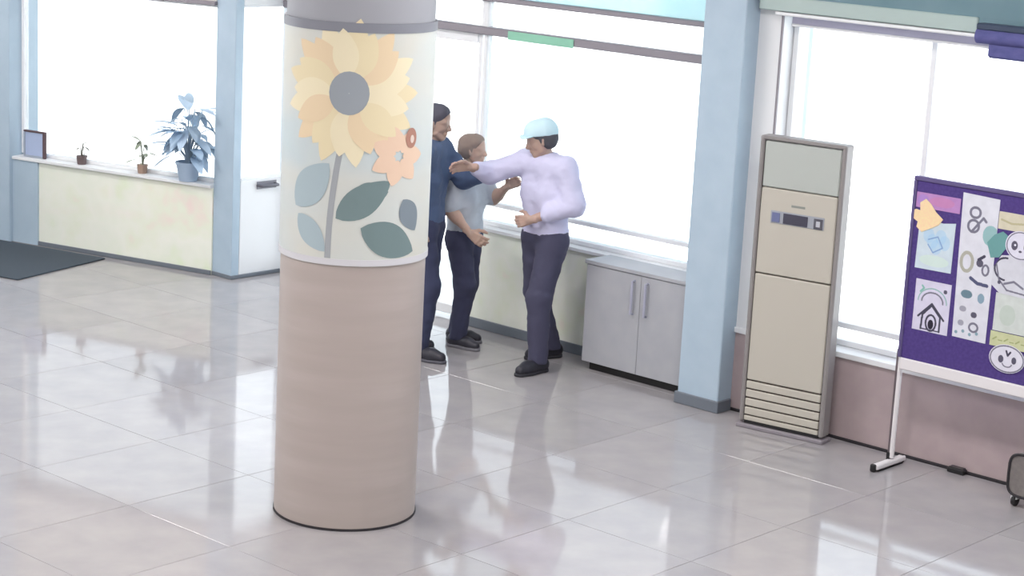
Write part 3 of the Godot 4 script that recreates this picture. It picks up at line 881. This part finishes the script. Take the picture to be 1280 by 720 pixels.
# ---------------------------------------------------------------- people
# A bone is [from, to, radius at from, radius at to, flatten (thinner towards z by this factor)].
# The bones' distances are joined by a smooth minimum on a grid and meshed as surface nets.
func field(into: Dictionary, bones: Array, cell: float, blend: float, clips := [], crease := 0.0) -> void:
	var lo := Vector3(1e9, 1e9, 1e9)
	var hi := -lo
	for b in bones:
		var m: float = maxf(b[2], b[3]) + 3.0 * cell
		lo = lo.min(b[0] - Vector3(m, m, m)).min(b[1] - Vector3(m, m, m))
		hi = hi.max(b[0] + Vector3(m, m, m)).max(b[1] + Vector3(m, m, m))
	var nx := int((hi.x - lo.x) / cell) + 2
	var ny := int((hi.y - lo.y) / cell) + 2
	var nz := int((hi.z - lo.z) / cell) + 2
	var sums := PackedFloat32Array()
	sums.resize(nx * ny * nz)
	for b in bones:
		var a: Vector3 = b[0]
		var ab: Vector3 = b[1] - b[0]
		var ra: float = b[2]
		var rb: float = b[3]
		var flat: float = b[4] if b.size() > 4 else 1.0
		var len2 := maxf(ab.length_squared(), 1e-9)
		var m := maxf(ra, rb) + 2.5 * cell
		var l: Vector3 = a.min(b[1]) - Vector3(m, m, m)
		var h: Vector3 = a.max(b[1]) + Vector3(m, m, m)
		var i0 := maxi(0, int((l.x - lo.x) / cell))
		var i1 := mini(nx - 1, int((h.x - lo.x) / cell) + 1)
		var j0 := maxi(0, int((l.y - lo.y) / cell))
		var j1 := mini(ny - 1, int((h.y - lo.y) / cell) + 1)
		var k0 := maxi(0, int((l.z - lo.z) / cell))
		var k1 := mini(nz - 1, int((h.z - lo.z) / cell) + 1)
		for k in range(k0, k1 + 1):
			for j in range(j0, j1 + 1):
				var row := (k * ny + j) * nx
				for i in range(i0, i1 + 1):
					var p := Vector3(lo.x + i * cell, lo.y + j * cell, lo.z + k * cell) - a
					var t := clampf(p.dot(ab) / len2, 0.0, 1.0)
					p -= ab * t
					p.z *= flat
					var d := p.length() - (ra + (rb - ra) * t)
					if d < 3.0 * cell:
						sums[row + i] += exp(minf(-d / blend, 40.0))
	var noise := FastNoiseLite.new()
	noise.seed = 5
	noise.frequency = 9.0
	var f := PackedFloat32Array()
	f.resize(sums.size())
	var big := 9.0 * cell
	for id in sums.size():
		f[id] = -log(sums[id]) * blend if sums[id] > 0.0 else big
	if crease > 0.0 or clips.size():
		for k in nz:
			for j in ny:
				var row := (k * ny + j) * nx
				for i in nx:
					var v := f[row + i]
					if v > 4.0 * cell:
						continue
					var p := Vector3(lo.x + i * cell, lo.y + j * cell, lo.z + k * cell)
					if crease > 0.0:
						v += noise.get_noise_3d(p.x, p.y * 1.6, p.z) * crease
					for c in clips:      # keep the side where n . (p - o) < 0
						v = maxf(v, c[1].dot(p - c[0]))
					f[row + i] = v
	# surface nets
	var at := {}
	var V: PackedVector3Array = into.v
	var I: PackedInt32Array = into.i
	var step := [1, nx, nx * ny]
	var off := [0, 1, nx, nx + 1, nx * ny, nx * ny + 1, nx * ny + nx, nx * ny + nx + 1]
	var edges := [[0, 1], [2, 3], [4, 5], [6, 7], [0, 2], [1, 3], [4, 6], [5, 7], [0, 4], [1, 5], [2, 6], [3, 7]]
	var lim := 4.0 * cell
	for k in nz - 1:
		for j in ny - 1:
			var row := (k * ny + j) * nx
			for i in nx - 1:
				var id := row + i
				var f0 := f[id]
				if f0 > lim or f0 < -lim:
					continue
				var neg := 0
				for o in off:
					if f[id + o] < 0.0:
						neg += 1
				if neg == 0 or neg == 8:
					continue
				var sum := Vector3.ZERO
				var n := 0
				for e in edges:
					var fa := f[id + off[e[0]]]
					var fb := f[id + off[e[1]]]
					if (fa < 0.0) != (fb < 0.0):
						var t := fa / (fa - fb)
						var pa := Vector3(e[0] & 1, (e[0] >> 1) & 1, e[0] >> 2)
						var pb := Vector3(e[1] & 1, (e[1] >> 1) & 1, e[1] >> 2)
						sum += pa.lerp(pb, t)
						n += 1
				at[id] = V.size()
				V.append(lo + (Vector3(i, j, k) + sum / n) * cell)
	for id in at:
		var f0 := f[id]
		for ax in 3:
			var f1 := f[id + step[ax]]
			if (f0 < 0.0) == (f1 < 0.0):
				continue
			var u: int = step[(ax + 1) % 3]
			var v: int = step[(ax + 2) % 3]
			if not (at.has(id - u) and at.has(id - v) and at.has(id - u - v)):
				continue
			var q := [at[id], at[id - u], at[id - u - v], at[id - v]]
			if f0 < 0.0:
				I.append_array(PackedInt32Array([q[0], q[2], q[1], q[0], q[3], q[2]]))
			else:
				I.append_array(PackedInt32Array([q[0], q[1], q[2], q[0], q[2], q[3]]))
	into.v = V
	into.i = I


func body_mesh(into: Dictionary) -> ArrayMesh:
	var V: PackedVector3Array = into.v
	var I: PackedInt32Array = into.i
	var N := PackedVector3Array()
	N.resize(V.size())
	for k in range(0, I.size(), 3):
		var n := (V[I[k + 2]] - V[I[k]]).cross(V[I[k + 1]] - V[I[k]])
		for s in 3:
			N[I[k + s]] += n
	for k in N.size():
		N[k] = N[k].normalized()
	var a := []
	a.resize(Mesh.ARRAY_MAX)
	a[Mesh.ARRAY_VERTEX] = V
	a[Mesh.ARRAY_NORMAL] = N
	a[Mesh.ARRAY_INDEX] = I
	var m := ArrayMesh.new()
	m.add_surface_from_arrays(Mesh.PRIMITIVE_TRIANGLES, a)
	return m


func fresh() -> Dictionary:
	return {"v": PackedVector3Array(), "i": PackedInt32Array()}


func hand_bones(wrist: Vector3, dir: Vector3, palm: Vector3, thumb_side: Vector3, curl: float) -> Array:
	var d := dir.normalized()
	var n := (palm - d * palm.dot(d)).normalized()
	var s := (thumb_side - d * thumb_side.dot(d) - n * thumb_side.dot(n)).normalized()
	var b := []
	var lens := [0.070, 0.078, 0.072, 0.056]
	for k in 4:
		var o: float = 0.030 - 0.0195 * k
		var knuckle := wrist + d * (0.088 - 0.004 * absf(k - 1.2)) + s * o
		b.append([wrist + d * 0.012 + s * o * 0.55, knuckle, 0.0135, 0.0115])
		var p := knuckle
		var ang := curl * 0.6
		var r := 0.0088
		for seg in 3:
			var q: Vector3 = p + (d * cos(ang) + n * sin(ang) + s * 0.05 * (1.2 - k)).normalized() * lens[k] * [0.45, 0.31, 0.26][seg]
			b.append([p, q, r, r - 0.0006])
			p = q
			r -= 0.0007
			ang += curl
	var tb := wrist + d * 0.022 + s * 0.022
	var t1 := tb + (d * 0.62 + s * 0.65 + n * 0.35).normalized() * 0.042
	var t2 := t1 + (d * 0.86 + s * 0.32 + n * 0.40).normalized() * 0.032
	var t3 := t2 + (d * 0.95 + s * 0.05 + n * 0.40).normalized() * 0.026
	b.append_array([[tb, t1, 0.0145, 0.011], [t1, t2, 0.0105, 0.0095], [t2, t3, 0.0095, 0.0082]])
	return b


func turned(bones: Array, at: Vector3, yaw: float, pitch: float) -> Array:
	var r := Basis(Vector3.UP, yaw) * Basis(Vector3.RIGHT, pitch)
	var out := []
	for b in bones:
		var c = b.duplicate()
		c[0] = at + r * b[0]
		c[1] = at + r * b[1]
		out.append(c)
	return out


func head_bones(s: float) -> Array:
	var b := [
		[Vector3(0, 0.035, -0.025), Vector3(0, 0.04, 0.025), 0.080, 0.073], [Vector3(0, 0.0, -0.035), Vector3(0, 0.0, 0.02), 0.070, 0.066],
		[Vector3(0, -0.03, 0.025), Vector3(0, -0.085, 0.055), 0.058, 0.026], [Vector3(-0.035, -0.06, 0.02), Vector3(-0.012, -0.092, 0.058), 0.030, 0.018], [Vector3(0.035, -0.06, 0.02), Vector3(0.012, -0.092, 0.058), 0.030, 0.018],
		[Vector3(-0.03, -0.022, 0.062), Vector3(-0.042, -0.03, 0.045), 0.02, 0.02], [Vector3(0.03, -0.022, 0.062), Vector3(0.042, -0.03, 0.045), 0.02, 0.02],
		[Vector3(0, 0.008, 0.086), Vector3(0, -0.03, 0.104), 0.010, 0.0135], [Vector3(-0.013, -0.034, 0.092), Vector3(0.013, -0.034, 0.092), 0.0085, 0.0085],
		[Vector3(-0.045, 0.022, 0.070), Vector3(0.045, 0.022, 0.070), 0.016, 0.016],
		[Vector3(-0.02, -0.058, 0.083), Vector3(0.02, -0.058, 0.083), 0.0065, 0.0065], [Vector3(-0.017, -0.067, 0.082), Vector3(0.017, -0.067, 0.082), 0.007, 0.007],
		[Vector3(-0.031, 0.002, 0.074), Vector3(-0.030, 0.002, 0.076), 0.0125, 0.0125], [Vector3(0.031, 0.002, 0.074), Vector3(0.030, 0.002, 0.076), 0.0125, 0.0125],
		[Vector3(-0.078, 0.012, -0.008), Vector3(-0.076, -0.022, 0.0), 0.014, 0.009], [Vector3(0.078, 0.012, -0.008), Vector3(0.076, -0.022, 0.0), 0.014, 0.009]]
	var out := []
	for q in b:
		out.append([q[0] * s, q[1] * s, q[2] * s, q[3] * s])
	return out


func hair_bones(s: float, long := 0.0) -> Array:
	var b := [[Vector3(0, 0.045, -0.03), Vector3(0, 0.052, 0.02), 0.086, 0.078], [Vector3(-0.03, 0.0, -0.045), Vector3(0.03, 0.0, -0.045), 0.066, 0.066],
		[Vector3(-0.062, 0.03, -0.02), Vector3(-0.064, -0.005, -0.012), 0.024, 0.018], [Vector3(0.062, 0.03, -0.02), Vector3(0.064, -0.005, -0.012), 0.024, 0.018], [Vector3(-0.045, 0.075, 0.05), Vector3(0.045, 0.075, 0.05), 0.028, 0.028]]
	if long > 0.0:
		b.append_array([[Vector3(-0.045, 0, -0.05), Vector3(-0.05, -long, -0.055), 0.045, 0.03], [Vector3(0.045, 0, -0.05), Vector3(0.05, -long, -0.055), 0.045, 0.03], [Vector3(0, 0, -0.06), Vector3(0, -long, -0.065), 0.05, 0.035]])
	var out := []
	for q in b:
		out.append([q[0] * s, q[1] * s, q[2] * s, q[3] * s])
	return out


func fattened(bones: Array, by: float) -> Array:
	var out := []
	for b in bones:
		var c = b.duplicate()
		c[2] = b[2] + by
		c[3] = b[3] + by
		out.append(c)
	return out


# P: joints in metres, z forwards, +x the person's left. s scales thickness.
func person(label: String, at: Vector3, forward: Vector2, P: Dictionary, look: Dictionary) -> void:
	var s: float = P.s
	var t := thing("person", label, "person", at, atan2(forward.x, forward.y))
	var skin := mat(look.skin, 0.55)
	skin.subsurf_scatter_enabled = true
	skin.subsurf_scatter_strength = 0.1
	var torso := [
		[P.pelvis + Vector3(-0.07, -0.02, 0) * s, P.pelvis + Vector3(0.07, -0.02, 0) * s, 0.105 * s, 0.105 * s, 1.1],
		[P.pelvis + Vector3(-0.045, 0.06, 0) * s, P.chest + Vector3(-0.075, -0.08, 0) * s, 0.098 * s, 0.102 * s, 1.15],
		[P.pelvis + Vector3(0.045, 0.06, 0) * s, P.chest + Vector3(0.075, -0.08, 0) * s, 0.098 * s, 0.102 * s, 1.15],
		[P.chest + Vector3(-0.075, -0.08, 0) * s, P.chest + Vector3(-0.085, 0.06, -0.01) * s, 0.104 * s, 0.088 * s, 1.1],
		[P.chest + Vector3(0.075, -0.08, 0) * s, P.chest + Vector3(0.085, 0.06, -0.01) * s, 0.104 * s, 0.088 * s, 1.1],
		[P.neck + Vector3(0, -0.06, -0.005) * s, P.sh_l + Vector3(-0.02, 0.0, 0) * s, 0.058 * s, 0.056 * s],
		[P.neck + Vector3(0, -0.06, -0.005) * s, P.sh_r + Vector3(0.02, 0.0, 0) * s, 0.058 * s, 0.056 * s]]
	var arms := []
	for q in ["l", "r"]:
		arms.append([P["sh_" + q], P["el_" + q], 0.054 * s, 0.042 * s])
		arms.append([P["el_" + q], P["el_" + q].lerp(P["wr_" + q], 0.3), 0.041 * s, 0.041 * s])
		arms.append([P["el_" + q].lerp(P["wr_" + q], 0.3), P["wr_" + q], 0.041 * s, 0.027 * s])
	var legs := []
	for q in ["l", "r"]:
		var x: float = 0.085 if q == "l" else -0.085
		legs.append([P.pelvis + Vector3(x, -0.06, 0) * s, P["kn_" + q], 0.092 * s, 0.058 * s])
		legs.append([P["kn_" + q], P["kn_" + q].lerp(P["an_" + q], 0.35) + Vector3(0, 0, -0.012), 0.056 * s, 0.056 * s])
		legs.append([P["kn_" + q].lerp(P["an_" + q], 0.35) + Vector3(0, 0, -0.012), P["an_" + q], 0.055 * s, 0.036 * s])
	var body := fresh()
	var feet := []
	for q in ["l", "r"]:
		var an: Vector3 = P["an_" + q]
		var toe := Vector3(0.02 if q == "l" else -0.02, 0, 0.17 * s)
		feet.append([an + Vector3(0, -0.035, -0.02) * s, Vector3(an.x, 0.035, an.z) + toe * 0.8, 0.032 * s, 0.026 * s])
	field(body, torso + arms + legs + feet + [[P.neck + Vector3(0, -0.06, -0.01) * s, P.head + Vector3(0, -0.04, -0.012) * s, 0.056 * s, 0.050 * s]], 0.013, 0.014)
	var head := turned(head_bones(s), P.head, P.yaw, P.pitch)
	field(body, head + [[P.head + Vector3(0, -0.05, -0.015) * s, P.neck + Vector3(0, -0.01, -0.008) * s, 0.046 * s, 0.050 * s]], 0.0045, 0.006)
	for q in ["l", "r"]:
		var d: Vector3 = P["hd_" + q]
		field(body, hand_bones(P["wr_" + q] - d.normalized() * 0.012, d, P["pn_" + q], P["th_" + q], P["cu_" + q]) + [[P["wr_" + q] - d.normalized() * 0.04, P["wr_" + q] + d.normalized() * 0.01, 0.026 * s, 0.022 * s]], 0.0035, 0.0035)
	var b := part("body", body_mesh(body), skin, t)

	var hair := fresh()
	var hd := Basis(Vector3.UP, P.yaw) * Basis(Vector3.RIGHT, P.pitch)
	field(hair, turned(hair_bones(s, look.get("long", 0.0)), P.head, P.yaw, P.pitch), 0.005, 0.008, [[P.head + hd * Vector3(0, 0.045, 0.064) * s, hd * Vector3(0, -0.62, 0.78)]] if look.get("long", 0.0) == 0.0 else [[P.head + hd * Vector3(0, 0.045, 0.05) * s, hd * Vector3(0, -0.35, 0.93)]], 0.004)
	part("hair", body_mesh(hair), mat(look.hair, 0.8), b)
	if look.has("cap"):
		var cap := fresh()
		var cb := []
		for q in [[Vector3(0, 0.05, -0.028), Vector3(0, 0.055, 0.025), 0.097, 0.088]]:
			cb.append([q[0] * s, q[1] * s, q[2] * s, q[3] * s])
		field(cap, turned(cb, P.head, P.yaw, P.pitch), 0.005, 0.008, [[P.head + hd * Vector3(0, 0.035, 0) * s, hd * Vector3(0, -1, 0.12)]])
		var brim := fresh()
		field(brim, turned([[Vector3(-0.04, 0.042, 0.09) * s, Vector3(0.04, 0.042, 0.09) * s, 0.05 * s, 0.05 * s]], P.head, P.yaw, P.pitch), 0.004, 0.008, [[P.head + hd * Vector3(0, 0.05, 0) * s, hd * Vector3(0, 1, 0)], [P.head + hd * Vector3(0, 0.041, 0) * s, hd * Vector3(0, -1, 0)]])
		var c := part("cap", body_mesh(cap), mat(look.cap, 0.85), t)
		part("brim", body_mesh(brim), mat(look.cap, 0.8), c)

	# trousers
	var legs_wide := []
	for q in ["l", "r"]:
		var x: float = 0.085 if q == "l" else -0.085
		legs_wide.append([P.pelvis + Vector3(x, -0.06, 0) * s, P["kn_" + q], 0.106 * s, 0.082 * s])
		legs_wide.append([P["kn_" + q], P["an_" + q] + Vector3(0, -0.02, -0.005), 0.082 * s, 0.066 * s])
	var tr := fresh()
	field(tr, fattened(torso.slice(0, 1), 0.014) + [[P.pelvis + Vector3(-0.045, 0.06, 0) * s, P.pelvis + Vector3(0.045, 0.06, 0) * s, 0.108 * s, 0.108 * s, 1.12]] + legs_wide, 0.012, 0.014,
		[[P.pelvis + Vector3(0, 0.09, 0) * s, Vector3.UP], [Vector3(0, 0.062 * s, 0), Vector3.DOWN]], 0.008)
	var cloth := mat(look.trousers, 0.9)
	cloth.rim_enabled = true
	cloth.rim = 0.2
	part("trousers", body_mesh(tr), cloth, b)

	# shirt or jacket
	var sleeves := []
	var cuts := [[P.pelvis + Vector3(0, look.hem, 0) * s, Vector3.DOWN], [P.neck + Vector3(0, 0.032, 0.0) * s, Vector3(0, 0.97, 0.24)]]
	var sl: float = look.sleeve      # 1 = to the elbow, 2 = to the wrist
	for q in ["l", "r"]:
		var el: Vector3 = P["sh_" + q].lerp(P["el_" + q], minf(sl, 1.0))
		sleeves.append([P["sh_" + q], el, 0.083 * s, 0.071 * s])
		if sl > 1.0:
			sleeves.append([el, el.lerp(P["wr_" + q], sl - 1.0), 0.071 * s, 0.056 * s])
	var sh := fresh()
	field(sh, fattened(torso.slice(1), 0.026) + [[P.pelvis + Vector3(-0.06, -0.01, 0) * s, P.pelvis + Vector3(0.06, -0.01, 0) * s, 0.124 * s, 0.124 * s, 1.12]] + sleeves, 0.012, 0.014, cuts, 0.010)
	var sc := mat(look.shirt, 0.9)
	sc.rim_enabled = true
	sc.rim = 0.2
	var sp := part("shirt" if not look.has("jacket") else "jacket", body_mesh(sh), sc, b)
	var col := fresh()
	field(col, [[P.neck + Vector3(-0.03, -0.02, 0.02) * s, P.neck + Vector3(0.03, -0.02, 0.02) * s, 0.05 * s, 0.05 * s], [P.neck + Vector3(-0.03, -0.005, -0.025) * s, P.neck + Vector3(0.03, -0.005, -0.025) * s, 0.05 * s, 0.05 * s]], 0.006, 0.01, [[P.neck + Vector3(0, 0.012, 0) * s, Vector3(0, 0.95, 0.3)], [P.neck + Vector3(0, -0.035, 0) * s, Vector3(0, -0.95, -0.3)]])
	part("collar", body_mesh(col), sc, sp)

	# shoes
	for q in ["l", "r"]:
		var an: Vector3 = P["an_" + q]
		var splay := Vector3(0.018 if q == "l" else -0.018, 0, 0)
		var base := Vector3(an.x, 0, an.z)
		var so := fresh()
		field(so, [[base + Vector3(0, 0.05, -0.045) * s, base + (Vector3(0, 0.045, 0.10) + splay) * s, 0.046 * s, 0.046 * s], [base + (Vector3(0, 0.042, 0.10) + splay) * s, base + (Vector3(0, 0.036, 0.165) + splay * 1.6) * s, 0.046 * s, 0.038 * s], [base + Vector3(0, 0.06, -0.03) * s, base + Vector3(0, 0.10, -0.012) * s, 0.048 * s, 0.047 * s]],
			0.007, 0.01, [[Vector3(0, 0.018, 0), Vector3.DOWN], [Vector3(0, 0.105 * s, 0), Vector3.UP]])
		var shoe := part("shoe", body_mesh(so), mat(look.shoes, 0.5), b)
		var sole := fresh()
		field(sole, [[base + Vector3(0, 0.01, -0.045) * s, base + (Vector3(0, 0.01, 0.10) + splay) * s, 0.047 * s, 0.049 * s], [base + (Vector3(0, 0.01, 0.10) + splay) * s, base + (Vector3(0, 0.01, 0.17) + splay * 1.6) * s, 0.049 * s, 0.040 * s]],
			0.007, 0.008, [[Vector3(0, 0.022, 0), Vector3.UP], [Vector3(0, 0.0, 0), Vector3.DOWN]])
		part("sole", body_mesh(sole), mat(look.sole, 0.7), shoe)


func people() -> void:
	# the man on the right: turned to the others and half to the room, one arm stretched out, the other across his belly
	person("person in a pale lavender shirt, dark trousers and light blue cap, reaching out an arm", Vector3(-8.5, 0, -9.86), Vector2(-0.155, 0.978), {
		"s": 0.98, "pelvis": Vector3(0, 0.91, -0.02), "chest": Vector3(-0.01, 1.25, -0.015), "neck": Vector3(-0.01, 1.42, 0.0), "head": Vector3(-0.025, 1.53, 0.035), "yaw": -0.6, "pitch": 0.25,
		"sh_l": Vector3(0.18, 1.365, -0.01), "el_l": Vector3(0.275, 1.14, -0.02), "wr_l": Vector3(0.06, 1.02, 0.17),
		"sh_r": Vector3(-0.19, 1.365, 0.02), "el_r": Vector3(-0.34, 1.27, 0.20), "wr_r": Vector3(-0.30, 1.33, 0.41),
		"kn_l": Vector3(0.10, 0.49, 0.09), "an_l": Vector3(0.13, 0.085, 0.10), "kn_r": Vector3(-0.10, 0.49, -0.05), "an_r": Vector3(-0.13, 0.085, -0.24),
		"hd_l": Vector3(-0.95, -0.25, 0.3), "pn_l": Vector3(-0.3, 0, -0.9), "th_l": Vector3(0, 1, 0), "cu_l": 0.4,
		"hd_r": Vector3(-0.45, 0.0, 0.9), "pn_r": Vector3(0.8, -0.4, 0.3), "th_r": Vector3(0.3, 1, 0), "cu_r": 0.4},
		{"skin": Color(0.72, 0.61, 0.56), "hair": Color(0.30, 0.30, 0.33), "cap": Color(0.78, 0.89, 0.93), "trousers": Color(0.27, 0.27, 0.36), "shirt": Color(0.80, 0.80, 0.91), "hem": 0.0, "sleeve": 1.6, "shoes": Color(0.16, 0.16, 0.20), "sole": Color(0.18, 0.18, 0.21)})
	# the shorter one in the middle, facing the man
	person("shorter person in a light grey short-sleeved shirt between the two others", Vector3(-9.22, 0, -9.88), Vector2(0.96, -0.28), {
		"s": 0.88, "pelvis": Vector3(0, 0.80, -0.01), "chest": Vector3(0, 1.10, -0.01), "neck": Vector3(0, 1.255, 0.0), "head": Vector3(0, 1.365, 0.025), "yaw": 0.2, "pitch": -0.05,
		"sh_l": Vector3(0.155, 1.20, 0.0), "el_l": Vector3(0.20, 1.01, 0.10), "wr_l": Vector3(0.12, 1.13, 0.25),
		"sh_r": Vector3(-0.155, 1.20, 0.0), "el_r": Vector3(-0.215, 0.98, -0.02), "wr_r": Vector3(-0.19, 0.83, 0.13),
		"kn_l": Vector3(0.07, 0.43, 0.0), "an_l": Vector3(0.075, 0.08, -0.07), "kn_r": Vector3(-0.07, 0.43, 0.05), "an_r": Vector3(-0.08, 0.08, 0.02),
		"hd_l": Vector3(-0.2, 0.5, 0.8), "pn_l": Vector3(-0.8, 0, 0.4), "th_l": Vector3(0, 1, 0), "cu_l": 0.4,
		"hd_r": Vector3(0.15, -0.5, 0.8), "pn_r": Vector3(0.9, 0, -0.2), "th_r": Vector3(0, 1, 0), "cu_r": 0.5},
		{"skin": Color(0.74, 0.63, 0.57), "hair": Color(0.55, 0.49, 0.46), "trousers": Color(0.24, 0.25, 0.35), "shirt": Color(0.72, 0.75, 0.79), "hem": -0.12, "sleeve": 0.9, "shoes": Color(0.20, 0.20, 0.24), "sole": Color(0.45, 0.45, 0.48)})
	# the one in navy, half behind the column
	person("person in dark navy jacket and trousers standing half behind the round column", Vector3(-9.17, 0, -9.44), Vector2(0.90, -0.44), {
		"s": 1.0, "pelvis": Vector3(0, 0.94, -0.01), "chest": Vector3(0, 1.29, -0.01), "neck": Vector3(0, 1.465, 0.0), "head": Vector3(0, 1.59, 0.03), "yaw": 0.15, "pitch": 0.1,
		"sh_l": Vector3(0.185, 1.405, 0.0), "el_l": Vector3(0.22, 1.20, 0.18), "wr_l": Vector3(0.14, 1.24, 0.31),
		"sh_r": Vector3(-0.185, 1.405, 0.0), "el_r": Vector3(-0.235, 1.14, -0.05), "wr_r": Vector3(-0.23, 0.90, 0.0),
		"kn_l": Vector3(0.095, 0.50, -0.02), "an_l": Vector3(0.12, 0.085, -0.16), "kn_r": Vector3(-0.10, 0.50, 0.06), "an_r": Vector3(-0.12, 0.085, 0.02),
		"hd_l": Vector3(-0.2, 0.3, 0.93), "pn_l": Vector3(-0.8, 0, -0.3), "th_l": Vector3(0, 1, 0), "cu_l": 0.45,
		"hd_r": Vector3(0.05, -0.95, 0.2), "pn_r": Vector3(0.9, 0, 0), "th_r": Vector3(0, 0.3, 1), "cu_r": 0.4},
		{"skin": Color(0.70, 0.60, 0.55), "hair": Color(0.30, 0.30, 0.35), "trousers": Color(0.23, 0.25, 0.36), "shirt": Color(0.30, 0.37, 0.50), "jacket": true, "hem": -0.02, "sleeve": 1.93, "shoes": Color(0.18, 0.18, 0.22), "sole": Color(0.34, 0.34, 0.38)})
